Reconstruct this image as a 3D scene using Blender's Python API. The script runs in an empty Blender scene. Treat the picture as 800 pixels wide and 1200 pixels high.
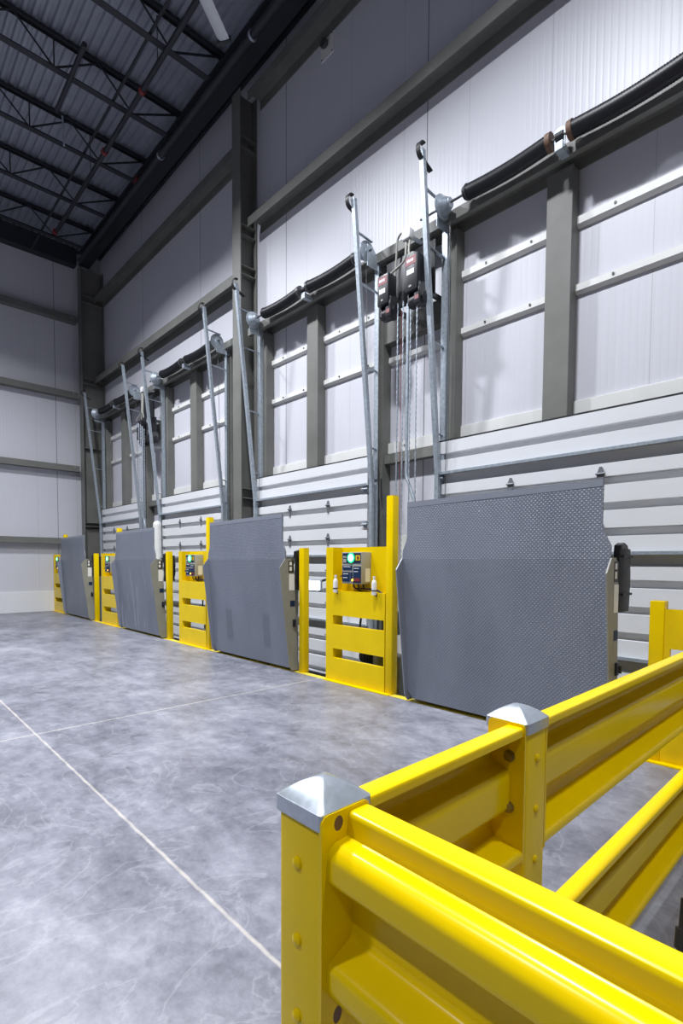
import bpy, bmesh, math, random
from mathutils import Vector, Matrix
from mathutils.geometry import tessellate_polygon
random.seed(7)
scene = bpy.context.scene
COL = scene.collection
PI = math.pi
S = 4.1                      # spacing of the dock positions along the wall
ORD = ['nearest', 'second', 'third', 'farthest']

# ------------------------------------------------------------------ materials
def mat(name, col, rough=.5, metal=0., spec=.5, coat=0.):
    m = bpy.data.materials.new(name); m.use_nodes = True
    b = m.node_tree.nodes['Principled BSDF']
    b.inputs['Base Color'].default_value = (*col, 1)
    b.inputs['Roughness'].default_value = rough
    b.inputs['Metallic'].default_value = metal
    b.inputs['Specular IOR Level'].default_value = spec
    b.inputs['Coat Weight'].default_value = coat
    b.inputs['Coat Roughness'].default_value = .12
    return m
def N(m, t, **kw):
    n = m.node_tree.nodes.new(t)
    for k, v in kw.items():
        if k in n.inputs: n.inputs[k].default_value = v
        else: setattr(n, k, v)
    return n
def L(m, a, b): m.node_tree.links.new(a, b)
def M_(m, op, a, b=None, c=None):
    n = m.node_tree.nodes.new('ShaderNodeMath'); n.operation = op
    for i, v in enumerate((a, b, c)):
        if v is None: continue
        if isinstance(v, (int, float)): n.inputs[i].default_value = v
        else: L(m, v, n.inputs[i])
    return n.outputs[0]
def bsdf(m): return m.node_tree.nodes['Principled BSDF']
def pos(m):
    g = N(m, 'ShaderNodeNewGeometry'); s = N(m, 'ShaderNodeSeparateXYZ'); L(m, g.outputs['Position'], s.inputs[0])
    return g.outputs['Position'], s.outputs[0], s.outputs[1], s.outputs[2]
def noise(m, vec, scale, detail=4, rough=.55, stretch=None):
    if stretch:
        mp = N(m, 'ShaderNodeMapping'); mp.inputs['Scale'].default_value = stretch; L(m, vec, mp.inputs[0]); vec = mp.outputs[0]
    n = N(m, 'ShaderNodeTexNoise'); n.inputs['Scale'].default_value = scale; n.inputs['Detail'].default_value = detail
    n.inputs['Roughness'].default_value = rough; L(m, vec, n.inputs['Vector']); return n.outputs[0]
def ramp(m, fac, stops):
    r = N(m, 'ShaderNodeValToRGB'); e = r.color_ramp.elements
    while len(e) < len(stops): e.new(.5)
    for x, (p, c) in zip(e, stops): x.position = p; x.color = (*c, 1) if len(c) == 3 else c
    L(m, fac, r.inputs[0]); return r.outputs[0]
def mix(m, fac, a, b, typ='MIX'):
    n = m.node_tree.nodes.new('ShaderNodeMix'); n.data_type = 'RGBA'; n.blend_type = typ
    for s, v in ((n.inputs[0], fac), (n.inputs[6], a), (n.inputs[7], b)):
        if isinstance(v, (int, float)): s.default_value = v
        elif isinstance(v, tuple): s.default_value = (*v, 1)
        else: L(m, v, s)
    return n.outputs[2]
def bump(m, h, strength=.5, dist=.01):
    b = N(m, 'ShaderNodeBump'); b.inputs['Strength'].default_value = strength; b.inputs['Distance'].default_value = dist
    L(m, h, b.inputs['Height']); L(m, b.outputs[0], bsdf(m).inputs['Normal'])
def vary(m, col, scale, amount, stretch=None, rough=None):
    p, x, y, z = pos(m); n = noise(m, p, scale, 5, .6, stretch)
    lo = tuple(c*(1-amount) for c in col); hi = tuple(min(1, c*(1+amount)) for c in col)
    L(m, ramp(m, n, [(.3, lo), (.7, hi)]), bsdf(m).inputs['Base Color'])
    if rough: L(m, M_(m, 'MULTIPLY_ADD', n, rough[1]-rough[0], rough[0]), bsdf(m).inputs['Roughness'])
    return n

YEL = (.80, .56, .0)
yellow = mat('safety_yellow_paint', YEL, .24, 0, .22, 0)
vary(yellow, YEL, 3, .05)
yel_d = mat('yellow_floor_paint', (.72, .56, .04), .5); vary(yel_d, (.72, .56, .04), 14, .18)
galv = mat('galvanized_steel', (.40, .45, .50), .42, .5); vary(galv, (.40, .45, .50), 25, .22, None, (.36, .55))
cap_m = mat('brushed_galvanized_cap', (.50, .54, .58), .3, .8); vary(cap_m, (.50, .55, .60), 60, .08, None, (.28, .36))
primer = mat('grey_primed_steel', (.155, .155, .14), .55); vary(primer, (.155, .155, .14), 1.6, .16)
dark = mat('dark_roof_steel', (.022, .024, .032), .6); vary(dark, (.022, .024, .032), 2, .2)
white = mat('white_door_steel', (.74, .75, .77), .38); vary(white, (.74, .75, .77), 1.1, .025)
trimw = mat('cream_white_flashing', (.72, .72, .70), .45); vary(trimw, (.72, .72, .69), 2.5, .05)
rubber = mat('black_rubber', (.012, .012, .014), .5); 
vinyl = mat('black_vinyl', (.012, .012, .013), .42)
sleeve = mat('oiled_black_spring', (.008, .008, .011), .42, 0, .35)
blackbox = mat('black_plastic', (.014, .015, .019), .4)
redlab = mat('dark_red_label', (.24, .075, .085), .5)
whitelab = mat('white_label', (.75, .75, .75), .5)
bluelab = mat('navy_label', (.006, .022, .065), .5, 0, .3)
teal = mat('teal_lens', (.02, .25, .25), .3)
steelgrey = mat('grey_enclosure_paint', (.34, .34, .30), .45)
skirt_m = mat('olive_grey_steel', (.25, .25, .215), .5); vary(skirt_m, (.25, .25, .215), 3, .1)
hingem = mat('dull_zinc_hinge', (.20, .21, .23), .5, .4)
brown = mat('rusty_collar', (.13, .07, .04), .6)
darkmetal = mat('dark_bare_metal', (.12, .12, .12), .4, .7)
redm = mat('red_paint', (.20, .02, .018), .5)
orange = mat('orange_tag', (.8, .2, .04), .5)
bronze = mat('bronze_zinc_bolt', (.34, .28, .10), .35, .7)
def emis(name, c, s):
    m = mat(name, c); b = bsdf(m); b.inputs['Emission Color'].default_value = (*c, 1); b.inputs['Emission Strength'].default_value = s; return m
em_green = emis('green_led', (.0, .85, .22), 1.1)
em_core = emis('white_green_led_core', (.45, 1, .75), 1.3)
em_amber = emis('amber_led', (1, .55, .05), 3)
em_white = emis('white_led', (.85, .93, 1), 2.2)

# insulated wall panel: fine vertical ribs, seams between panels
def panel_mat(name, axis, d0, dper, s0, sper, col):
    m = mat(name, col, .42); p, x, y, z = pos(m); t = y if axis == 'y' else x
    n = noise(m, p, .7, 3)
    base = ramp(m, n, [(.3, tuple(c*.965 for c in col)), (.7, col)])
    # dark caulked seam
    f = M_(m, 'ABSOLUTE', M_(m, 'SUBTRACT', M_(m, 'FRACT', M_(m, 'ADD', M_(m, 'DIVIDE', M_(m, 'SUBTRACT', t, d0), dper), .5)), .5))
    seam = M_(m, 'LESS_THAN', f, .006/dper)
    g = M_(m, 'ABSOLUTE', M_(m, 'SUBTRACT', M_(m, 'FRACT', M_(m, 'ADD', M_(m, 'DIVIDE', M_(m, 'SUBTRACT', t, s0), sper), .5)), .5))
    seam2 = M_(m, 'LESS_THAN', g, .004/sper)
    c = mix(m, M_(m, 'MULTIPLY', seam2, .35), base, (.25, .25, .28))
    c = mix(m, seam, c, (.05, .05, .06))
    L(m, c, bsdf(m).inputs['Base Color'])
    r = M_(m, 'PINGPONG', t, .035)
    r = M_(m, 'SMOOTH_MIN', M_(m, 'MULTIPLY', r, 60), 1., .4)
    h = M_(m, 'SUBTRACT', r, M_(m, 'MULTIPLY', seam2, 1.5))
    bump(m, h, .5, .0022)
    return m
PC = (.61, .61, .655)
wall_y = panel_mat('ribbed_insulated_panel_dock', 'y', 4.5, 3.12, 1.71, 1.065, PC)
wall_x = panel_mat('ribbed_insulated_panel_end', 'x', 4.55, 3.12, 4.02, 1.065, PC)

conc = mat('polished_grey_concrete', (.3, .3, .33), .4)
def build_conc(m):
    p, x, y, z = pos(m)
    big = noise(m, p, .55, 6, .62); med = noise(m, p, 2.6, 8, .68, (1, .55, 1)); fine = noise(m, p, 30, 9, .8)
    mid2 = noise(m, p, 9, 9, .75, (1, .7, 1))
    v = M_(m, 'ADD', M_(m, 'MULTIPLY', big, .30), M_(m, 'ADD', M_(m, 'MULTIPLY', med, .34), M_(m, 'ADD', M_(m, 'MULTIPLY', fine, .13), M_(m, 'MULTIPLY', mid2, .23))))
    c = ramp(m, v, [(.38, (.070, .071, .090)), (.455, (.135, .138, .166)), (.53, (.215, .218, .255)), (.63, (.35, .353, .39))])
    # trowel scuffs
    # dark rub marks
    rb = N(m, 'ShaderNodeTexNoise'); rb.inputs['Scale'].default_value = 2.1; rb.inputs['Detail'].default_value = 4; rb.inputs['Distortion'].default_value = 3.; L(m, p, rb.inputs['Vector'])
    c = mix(m, M_(m, 'MULTIPLY', ramp(m, rb.outputs[0], [(.60, (0, 0, 0)), (.66, (1, 1, 1))]), .28), c, (.10, .10, .125))
    w = N(m, 'ShaderNodeTexNoise'); w.inputs['Scale'].default_value = 1.3; w.inputs['Detail'].default_value = 7; w.inputs['Distortion'].default_value = 2.2
    L(m, p, w.inputs['Vector'])
    sc = ramp(m, w.outputs[0], [(.485, (0, 0, 0)), (.5, (1, 1, 1)), (.515, (0, 0, 0))])
    c = mix(m, M_(m, 'MULTIPLY', sc, .22), c, (.42, .42, .45))
    vo = N(m, 'ShaderNodeTexNoise'); vo.inputs['Scale'].default_value = 5; vo.inputs['Detail'].default_value = 3; L(m, p, vo.inputs['Vector'])
    spot = ramp(m, vo.outputs[0], [(.70, (0, 0, 0)), (.76, (1, 1, 1))])
    c = mix(m, M_(m, 'MULTIPLY', spot, .35), c, (.12, .12, .14))
    # sawn joints with pale dusty filler
    wob = M_(m, 'MULTIPLY', M_(m, 'SUBTRACT', noise(m, p, 9, 3), .5), .012)
    for t, a, wd, k in ((x, 1.115, .009, .8), (y, 5.02, .008, .95), (x, -3.6, .01, .7), (y, 11.6, .008, .5)):
        d = M_(m, 'ABSOLUTE', M_(m, 'ADD', M_(m, 'SUBTRACT', t, a), wob))
        line = ramp(m, d, [(wd*.55, (1, 1, 1)), (wd*1.3, (0, 0, 0))])
        c = mix(m, M_(m, 'MULTIPLY', line, M_(m, 'MULTIPLY_ADD', mid2, 1.6, k-.95)), c, (.50, .46, .41))
    L(m, c, bsdf(m).inputs['Base Color'])
    L(m, M_(m, 'MULTIPLY_ADD', mid2, .5, .14), bsdf(m).inputs['Roughness'])
    bump(m, M_(m, 'ADD', med, M_(m, 'MULTIPLY', fine, .5)), .12, .01)
build_conc(conc)

plate = mat('blue_grey_tread_plate', (.2, .2, .2), .4, .2)
def build_plate(m, marks=None):
    p, x, y, z = pos(m)
    a = .0175
    def dia(sgn, off):
        u = M_(m, 'ADD', y, off); v = M_(m, 'ADD', z, off)
        r = M_(m, 'ADD', M_(m, 'MULTIPLY', u, sgn), v); q = M_(m, 'SUBTRACT', v, M_(m, 'MULTIPLY', u, sgn))
        fr = M_(m, 'ABSOLUTE', M_(m, 'SUBTRACT', M_(m, 'FRACT', M_(m, 'DIVIDE', r, 2*a)), .5))
        fq = M_(m, 'ABSOLUTE', M_(m, 'SUBTRACT', M_(m, 'FRACT', M_(m, 'DIVIDE', q, 2*a)), .5))
        e = M_(m, 'SQRT', M_(m, 'ADD', M_(m, 'POWER', M_(m, 'MULTIPLY', fr, 1.0), 2), M_(m, 'POWER', M_(m, 'MULTIPLY', fq, 3.0), 2)))
        return M_(m, 'SMOOTH_MAX', M_(m, 'SUBTRACT', 1, M_(m, 'MULTIPLY', e, 2.4)), 0., .1)
    h = M_(m, 'MAXIMUM', dia(1, 0), dia(-1, a))
    bump(m, h, 1., .004)
    n = noise(m, p, 1.4, 6, .65, (1, 1, .35))
    c = ramp(m, n, [(.3, (.165, .182, .225)), (.7, (.225, .245, .295))])
    c = mix(m, M_(m, 'MULTIPLY', h, .4), c, (.32, .345, .39))
    if marks == 'patches':
        for yc in (S+2.0, S+3.0):
            d = M_(m, 'MAXIMUM', M_(m, 'MULTIPLY', M_(m, 'ABSOLUTE', M_(m, 'SUBTRACT', y, yc)), 10.), M_(m, 'MULTIPLY', M_(m, 'ABSOLUTE', M_(m, 'SUBTRACT', z, .52)), 3.6))
            c = mix(m, ramp(m, d, [(.75, (.55, .55, .55)), (1., (0, 0, 0))]), c, (.12, .13, .16))
    if marks == 'streaks':
        sn = noise(m, p, 9, 3, .6, (1, 1, .09)); zf = ramp(m, M_(m, 'DIVIDE', z, 1.6), [(.1, (1, 1, 1)), (1., (.15, .15, .15))])
        k = M_(m, 'MULTIPLY', ramp(m, sn, [(.54, (0, 0, 0)), (.62, (1, 1, 1))]), M_(m, 'MULTIPLY', zf, .55))
        c = mix(m, k, c, (.42, .44, .48))
    L(m, c, bsdf(m).inputs['Base Color'])
build_plate(plate)
plate_b = mat('tread_plate_with_dull_patches', (.2, .2, .2), .4, .2); build_plate(plate_b, 'patches')
plate_c = mat('tread_plate_with_pale_streaks', (.2, .2, .2), .4, .2); build_plate(plate_c, 'streaks')
plate_plain = mat('blue_grey_smooth_edge', (.27, .29, .34), .4, .25)
deckm = mat('galvanized_roof_deck', (.30, .32, .38), .5, .2); vary(deckm, (.30, .32, .38), 2, .12)

# ------------------------------------------------------------------ mesh builder
def fillet(pts, r, n=4):
    out = [Vector(pts[0])]
    for i in range(1, len(pts)-1):
        a, b, c = Vector(pts[i-1]), Vector(pts[i]), Vector(pts[i+1])
        d1, d2 = (a-b), (c-b); rr = min(r, d1.length*.45, d2.length*.45)
        p, q = b+d1.normalized()*rr, b+d2.normalized()*rr
        for k in range(n+1):
            t = k/n; out.append(p*(1-t)**2+b*2*t*(1-t)+q*t*t)
    out.append(Vector(pts[-1])); return out
def thicken(pts, t):
    # open 2-D polyline -> closed outline of a sheet of thickness t (offset to the left)
    n = len(pts); off = []
    for i in range(n):
        d = (pts[min(i+1, n-1)]-pts[max(i-1, 0)]).normalized(); off.append(pts[i]+Vector((-d.y, d.x))*t)
    return list(pts)+off[::-1]
class MB:
    def __init__(s): s.bm = bmesh.new()
    def poly(s, rings, cap=True, closed=True):
        vs = [[s.bm.verts.new(p) for p in r] for r in rings]; n = len(rings[0])
        for a, b in zip(vs, vs[1:]):
            for i in range(n if closed else n-1):
                j = (i+1) % n
                try: s.bm.faces.new((a[i], a[j], b[j], b[i]))
                except ValueError: pass
        if cap and closed:
            for r in (vs[0], vs[-1]):
                try: s.bm.faces.new(r)
                except ValueError: pass
        return s
    def box(s, x0, x1, y0, y1, z0, z1):
        return s.poly([[(x0, y0, z), (x1, y0, z), (x1, y1, z), (x0, y1, z)] for z in (z0, z1)])
    def prism(s, pts, plane, a, b):
        f = {'xz': lambda p, t: (p[0], t, p[1]), 'yz': lambda p, t: (t, p[0], p[1]), 'xy': lambda p, t: (p[0], p[1], t)}[plane]
        return s.poly([[f(p, t) for p in pts] for t in (a, b)])
    def bar(s, p, q, w, h, up=(0, 0, 1)):
        p, q = Vector(p), Vector(q); d = (q-p).normalized(); u = Vector(up)
        sx = d.cross(u).normalized() if abs(d.dot(u)) < .99 else d.cross(Vector((1, 0, 0))).normalized(); sy = sx.cross(d)
        return s.poly([[c+sx*i*w/2+sy*j*h/2 for i, j in ((-1, -1), (1, -1), (1, 1), (-1, 1))] for c in (p, q)])
    def cyl(s, p, q, r, n=16, r2=None):
        return s.tube([p, q], r, n, [r, r if r2 is None else r2])
    def tube(s, pts, r, n=8, radii=None):
        pts = [Vector(p) for p in pts]; rings = []; prev = None
        for i, p in enumerate(pts):
            d = (pts[min(i+1, len(pts)-1)]-pts[max(i-1, 0)]).normalized()
            if prev is None:
                a = Vector((0, 0, 1)) if abs(d.z) < .9 else Vector((1, 0, 0)); u = d.cross(a).normalized()
            else: u = (prev-d*prev.dot(d)).normalized()
            prev = u; v = d.cross(u); rr = radii[i] if radii else r
            rings.append([p+(u*math.cos(2*PI*k/n)+v*math.sin(2*PI*k/n))*rr for k in range(n)])
        return s.poly(rings)
    def lathe(s, prof, c, axis='z', n=24):
        c = Vector(c); rings = []
        for r, h in prof:
            ring = []
            for k in range(n):
                a = 2*PI*k/n; u, v = r*math.cos(a), r*math.sin(a)
                ring.append(c+Vector({'z': (u, v, h), 'y': (u, h, v), 'x': (h, u, v)}[axis]))
            rings.append(ring)
        return s.poly(rings)
    def holes(s, outer, holes, plane, a, b):
        f = {'xz': lambda p, t: (p[0], t, p[1]), 'yz': lambda p, t: (t, p[0], p[1]), 'xy': lambda p, t: (p[0], p[1], t)}[plane]
        loops = [[Vector((p[0], p[1], 0)) for p in l] for l in [outer]+holes]
        flat = [p for l in loops for p in l]; tri = tessellate_polygon(loops)
        va = [s.bm.verts.new(f(p, a)) for p in flat]; vb = [s.bm.verts.new(f(p, b)) for p in flat]
        for t in tri:
            for V in (va, vb):
                try: s.bm.faces.new([V[i] for i in t])
                except ValueError: pass
        k = 0
        for l in loops:
            n = len(l)
            for i in range(n):
                j = (i+1) % n
                try: s.bm.faces.new((va[k+i], va[k+j], vb[k+j], vb[k+i]))
                except ValueError: pass
            k += n
        return s
    def build(s, name, m, parent=None, smooth=35, bevel=0, loc=None, segs=2):
        bm = s.bm
        bmesh.ops.recalc_face_normals(bm, faces=bm.faces)
        if bevel:
            es = [e for e in bm.edges if len(e.link_faces) == 2 and e.calc_face_angle(0) > .6]
            bmesh.ops.bevel(bm, geom=es, offset=bevel, segments=segs, affect='EDGES', profile=.5)
        me = bpy.data.meshes.new(name)
        if parent is not None:
            base = world_loc(parent)
        else:
            xs = [v.co for v in bm.verts]
            base = Vector(loc) if loc else Vector(((min(v.x for v in xs)+max(v.x for v in xs))/2, (min(v.y for v in xs)+max(v.y for v in xs))/2, min(v.z for v in xs)))
        bmesh.ops.translate(bm, verts=bm.verts, vec=-base)
        bm.to_mesh(me); bm.free()
        me.materials.append(m)
        if smooth:
            me.polygons.foreach_set('use_smooth', [True]*len(me.polygons)); me.set_sharp_from_angle(angle=math.radians(smooth))
        o = bpy.data.objects.new(name, me); COL.objects.link(o)
        if parent is not None: o.parent = parent
        else: o.location = base
        return o
def world_loc(o):
    v = Vector((0, 0, 0))
    while o is not None: v += o.location; o = o.parent
    return v
def tag(o, label=None, cat=None, group=None, kind=None):
    if label: o['label'] = label
    if cat: o['category'] = cat
    if group: o['group'] = group
    if kind: o['kind'] = kind
    return o
def empty(name, loc, label=None, cat=None, group=None, kind=None):
    o = bpy.data.objects.new(name, None); o.empty_display_size = .1; COL.objects.link(o); o.location = loc
    return tag(o, label, cat, group, kind)
def copy_tree(o, dy=0, parent=None, label=None):
    c = o.copy(); COL.objects.link(c)
    if parent is not None: c.parent = parent
    else: c.location.y += dy
    if label: c['label'] = label
    for ch in list(o.children): copy_tree(ch, 0, c)
    return c
def rrect(x0, x1, y0, y1, r=.01, n=4):
    out = []
    for cx, cy, a0 in ((x1-r, y1-r, 0), (x0+r, y1-r, 90), (x0+r, y0+r, 180), (x1-r, y0+r, 270)):
        for k in range(n+1):
            a = math.radians(a0+90*k/n); out.append((cx+r*math.cos(a), cy+r*math.sin(a)))
    return out
def oval(cx, cy, rx, ry, n=14): return [(cx+rx*math.cos(2*PI*k/n), cy+ry*math.sin(2*PI*k/n)) for k in range(n)]

# ------------------------------------------------------------------ camera
f, yaw, pitch, roll, cy = 606.3, math.radians(43.39), math.radians(-2.716), math.radians(.3126), 688.
F = Vector((math.sin(yaw)*math.cos(pitch), math.cos(yaw)*math.cos(pitch), math.sin(pitch)))
Rt = Vector((math.cos(yaw), -math.sin(yaw), 0)); U = Rt.cross(F)
r_ = math.cos(roll)*Rt+math.sin(roll)*U; u_ = -math.sin(roll)*Rt+math.cos(roll)*U
cam = bpy.data.cameras.new('camera'); co = bpy.data.objects.new('camera', cam); COL.objects.link(co)
cam.sensor_fit = 'VERTICAL'; cam.sensor_height = 36; cam.sensor_width = 24; cam.lens = f/1200*36
cam.shift_y = (cy-600)/1200; cam.clip_start = .05
co.matrix_world = Matrix(((r_.x, u_.x, -F.x, 0), (r_.y, u_.y, -F.y, 0), (r_.z, u_.z, -F.z, 1.5), (0, 0, 0, 1)))
scene.camera = co

XE, XD, XW, ZR, YW = 4.39, 5.50, 5.80, 10.80, 17.25

# ------------------------------------------------------------------ setting
MB().box(-14, XE+.06, -9, YW, -.4, 0).build('floor', conc, smooth=0)['kind'] = 'structure'
pit = MB().box(XE+.06, XW, -9, YW, -.55, -.4).build('floor', conc, smooth=0); pit['kind'] = 'structure'
edge = MB().box(XE-.03, XE+.065, -1.5, YW-.01, -.012, .004).box(XE+.045, XE+.066, -1.5, YW-.01, -.38, -.012).build('trim_1', yel_d, smooth=0); edge['kind'] = 'structure'
MB().box(XW, XW+.15, -9, YW+.15, -.55, ZR+.1).build('wall_right', wall_y, smooth=0)['kind'] = 'structure'
MB().box(-14, XW, YW, YW+.15, -.55, ZR+.1).build('wall_end', wall_x, smooth=0)['kind'] = 'structure'
MB().box(-14.15, -14, -9, YW+.15, -.55, ZR+.1).build('wall_left', wall_y, smooth=0)['kind'] = 'structure'
MB().box(-14, XW, -9.15, -9, -.55, ZR+.1).build('wall_back', wall_x, smooth=0)['kind'] = 'structure'
MB().prism([(-14, 0), (5.1, 0), (5.1, .60), (-14, .60)], 'xz', YW-.03, YW).build('baseboard_end', white, smooth=0, bevel=.004)['kind'] = 'structure'
prof = []
x = -14.
while x < XW:
    prof += [(x, ZR), (x+.055, ZR), (x+.075, ZR+.05), (x+.13, ZR+.05)]; x += .15
prof.append((XW, ZR))
pl = [Vector(p) for p in prof]
MB().poly([[(p.x, y, p.y) for p in pl]+[(XW, y, ZR+.12), (-14, y, ZR+.12)] for y in (-9, YW)], cap=True).build('ceiling', deckm, smooth=0)['kind'] = 'structure'
# white base flashing between the dock doors
for k in range(-1, 4):
    y0, y1 = 4.2+S*k, 5.02+S*k
    if k == 3: y1 = YW
    MB().box(XW-.012, XW, y0, y1, -.4, 1.9).build('trim_2', trimw, smooth=0, bevel=.003)['kind'] = 'structure'

# ------------------------------------------------------------------ steel frame
def ibeam_column(name, x0, x1, y0, y1, z0, z1, label, plates, tf=.02, tw=.014):
    t = empty(name, ((x0+x1)/2, (y0+y1)/2, z0), label, 'column', 'steel columns of the building frame')
    ym = (y0+y1)/2
    sec = [(x0, y0), (x0+tf, y0), (x0+tf, ym-tw/2), (x1-tf, ym-tw/2), (x1-tf, y0), (x1, y0), (x1, y1), (x1-tf, y1), (x1-tf, ym+tw/2), (x0+tf, ym+tw/2), (x0+tf, y1), (x0, y1)]
    MB().prism(sec, 'xy', z0, z1).build('column_shaft', primer, t, smooth=0)
    for z in plates:
        MB().box(x0+tf, x1-tf, y0+.012, ym-tw/2, z, z+.016).build('stiffener_plate', primer, t, smooth=0)
    return t
ibeam_column('steel_column', 5.42, 5.79, 8.52, 8.80, -.4, 10.2, 'tall grey steel column between the second and third dock doors', [2.72, 2.9, 6.9, 7.06, 7.62, 7.8, 9.2, 9.4])
ibeam_column('steel_column', 5.14, 5.79, 16.72, 17.0, -.4, 10.2, 'grey steel corner column where the dock wall meets the end wall', [2.55, 2.66, 4.9, 6.8, 6.95, 9.2, 9.4])
def cgirt(y0, y1, z0, z1, label, xf=5.50, m=primer):
    # C-shaped girt: front flange, deep underside and back lip
    x1 = XW-.002
    g = MB().prism([(xf, z0), (xf+.012, z0), (xf+.012, z1-.012), (x1-.012, z1-.012), (x1-.012, z0), (x1, z0), (x1, z1), (xf, z1)], 'xz', y0, y1).build('wall_girt', m, smooth=0)
    return tag(g, label, 'girt', 'girts on the dock wall')
cgirt(-1.5, 8.40, 7.70, 7.86, 'long grey girt right of the tall column, above the door springs')
cgirt(-1.5, 8.40, 9.93, 10.10, 'high dark girt right of the tall column, close under the roof')
cgirt(8.90, 16.74, 6.86, 7.04, 'lower grey girt left of the tall column, above the far doors')
cgirt(8.90, 16.74, 9.22, 9.40, 'upper grey girt left of the tall column, under the roof')
for zt, nm in ((8.80, 'topmost grey girt across the end wall'), (6.57, 'second grey girt from the top of the end wall'), (4.38, 'third grey girt from the top of the end wall'), (2.19, 'lowest grey girt across the end wall, above the white base')):
    zb = zt-.17
    t = empty('wall_girt', (0, 17.02, zb), nm, 'girt', 'girts on the end wall')
    MB().prism([(17.02, zb), (YW-.002, zb), (YW-.002, zb+.012), (17.032, zb+.012), (17.032, zt-.012), (YW-.002, zt-.012), (YW-.002, zt), (17.02, zt)], 'yz', -14, 5.12).build('girt_channel', primer, t, smooth=0)
    MB().cyl((4.98, 17.02, zt-.05), (4.98, 17.0, zt-.05), .022, 10).build('bolt', galv, t)
tag(MB().box(-14, 5.12, 16.98, YW-.002, 10.3, 10.78).build('roof_beam', dark, smooth=0), 'deep dark beam across the top of the end wall', 'beam')
# eave beam along the dock wall
t = empty('eave_beam', (5.3, 5, 10.2), 'dark eave beam running above the dock wall girts', 'beam')
sec = [(5.16, 10.32), (5.46, 10.32), (5.46, 10.342), (5.32, 10.342), (5.32, 10.66), (5.46, 10.66), (5.46, 10.68), (5.16, 10.68), (5.16, 10.66), (5.30, 10.66), (5.30, 10.342), (5.16, 10.342)]
MB().prism(sec, 'xz', -3, YW-.27).build('beam_section', dark, t, smooth=0)
MB().box(5.74, 5.798, -3, YW-.27, 10.70, ZR-.01).build('eave_angle', dark, t, smooth=0)

JY = [(8.75, 8.70), (10.45, 10.32), (12.18, 12.05), (13.92, 13.75), (15.72, 15.52)]
JN = ['nearest visible roof truss, cut by the top of the picture', 'second roof truss from the top of the picture', 'middle one of the five roof trusses', 'fourth roof truss, next to the one by the end wall', 'roof truss nearest the end wall']
for (yt, _), nm in zip(JY, JN):
    y = yt; zt, zb = ZR-.035, 10.16
    t = empty('roof_joist', (0, y, zb), nm, 'truss', 'open web roof trusses')
    for dy in (-.045, .012): pass
    MB().prism([(y-.06, zt), (y-.06, zt-.06), (y-.052, zt-.06), (y-.052, zt-.008), (y+.052, zt-.008), (y+.052, zt-.06), (y+.06, zt-.06), (y+.06, zt)], 'yz', -14, 5.3).build('top_chord', dark, t, smooth=0)
    MB().prism([(y-.06, zb), (y+.06, zb), (y+.06, zb+.008), (y+.012, zb+.008), (y+.012, zb+.06), (y-.012, zb+.06), (y-.012, zb+.008), (y-.06, zb+.008)], 'yz', -14, 4.9).build('bottom_chord', dark, t, smooth=0)
    xs = 4.22; pts = [(5.2, y, zt-.03), (xs, y, zb+.03)]; vert = []
    xx = xs
    while xx > -13:
        pts.append((xx-.62, y, zt-.03)); pts.append((xx-1.38, y, zb+.03)); vert.append(xx-1.38); xx -= 1.38
    MB().tube(pts, .02, 6).build('web', dark, t, smooth=0)
    for v in vert[:4]:
        MB().cyl((v, y, zb+.03), (v, y, zt-.03), .013, 6).build('web_post', dark, t, smooth=0)
tag(MB().bar((3.78, 2, 10.22), (3.90, YW-.3, 10.22), .04, .03).build('bridging_angle', dark, smooth=0), 'thin dark bridging bar under the roof trusses, left of the pipe', 'bar')
t = empty('sprinkler_pipe', (4.03, 9, 9.98), 'dark sprinkler main with red couplings under the roof trusses', 'pipe')
MB().cyl((4.02, 5, 9.98), (4.08, 15.2, 9.98), .044, 14).build('pipe', dark, t)
for y in (9.58, 11.5, 15.1):
    MB().cyl((4.05, y-.04, 9.98), (4.05, y+.04, 9.98), .062, 14).build('coupling', redm, t)
for y in (8.9, 12.3):
    MB().cyl((4.03, y, 9.98), (4.03, y, ZR-.03), .008, 6).build('hanger_rod', dark, t)
t = empty('branch_pipe', (3.05, 9.5, 9.98), 'short dark branch pipe under the second roof truss', 'pipe')
MB().cyl((3.02, 9.4, 9.98), (3.05, 11.1, 9.98), .04, 12).build('pipe', dark, t)
MB().tube([(3.15, 11.12, 9.95), (3.17, 11.12, 9.5), (3.17, 11.13, 9.42)], .016, 8).build('drop_nipple', galv, t)
t = empty('eave_pipe', (4.98, 5, 10.08), 'dark pipe with pale hanger clips beside the eave beam', 'pipe')
MB().cyl((4.98, 3, 10.06), (4.98, 16.2, 10.06), .065, 14).build('pipe', dark, t)
for y in (7.45, 10.9):
    MB().lathe([(.068, -.02), (.082, -.02), (.082, .02), (.068, .02)], (4.98, y, 10.06), 'y', 18).build('hanger_clip', galv, t)
tag(MB().box(5.02, 5.14, 12.26, 12.46, 10.26, 10.38).build('red_fitting', redm, bevel=.01), 'small dull red fitting under the eave beam above the far doors', 'fitting')
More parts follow.
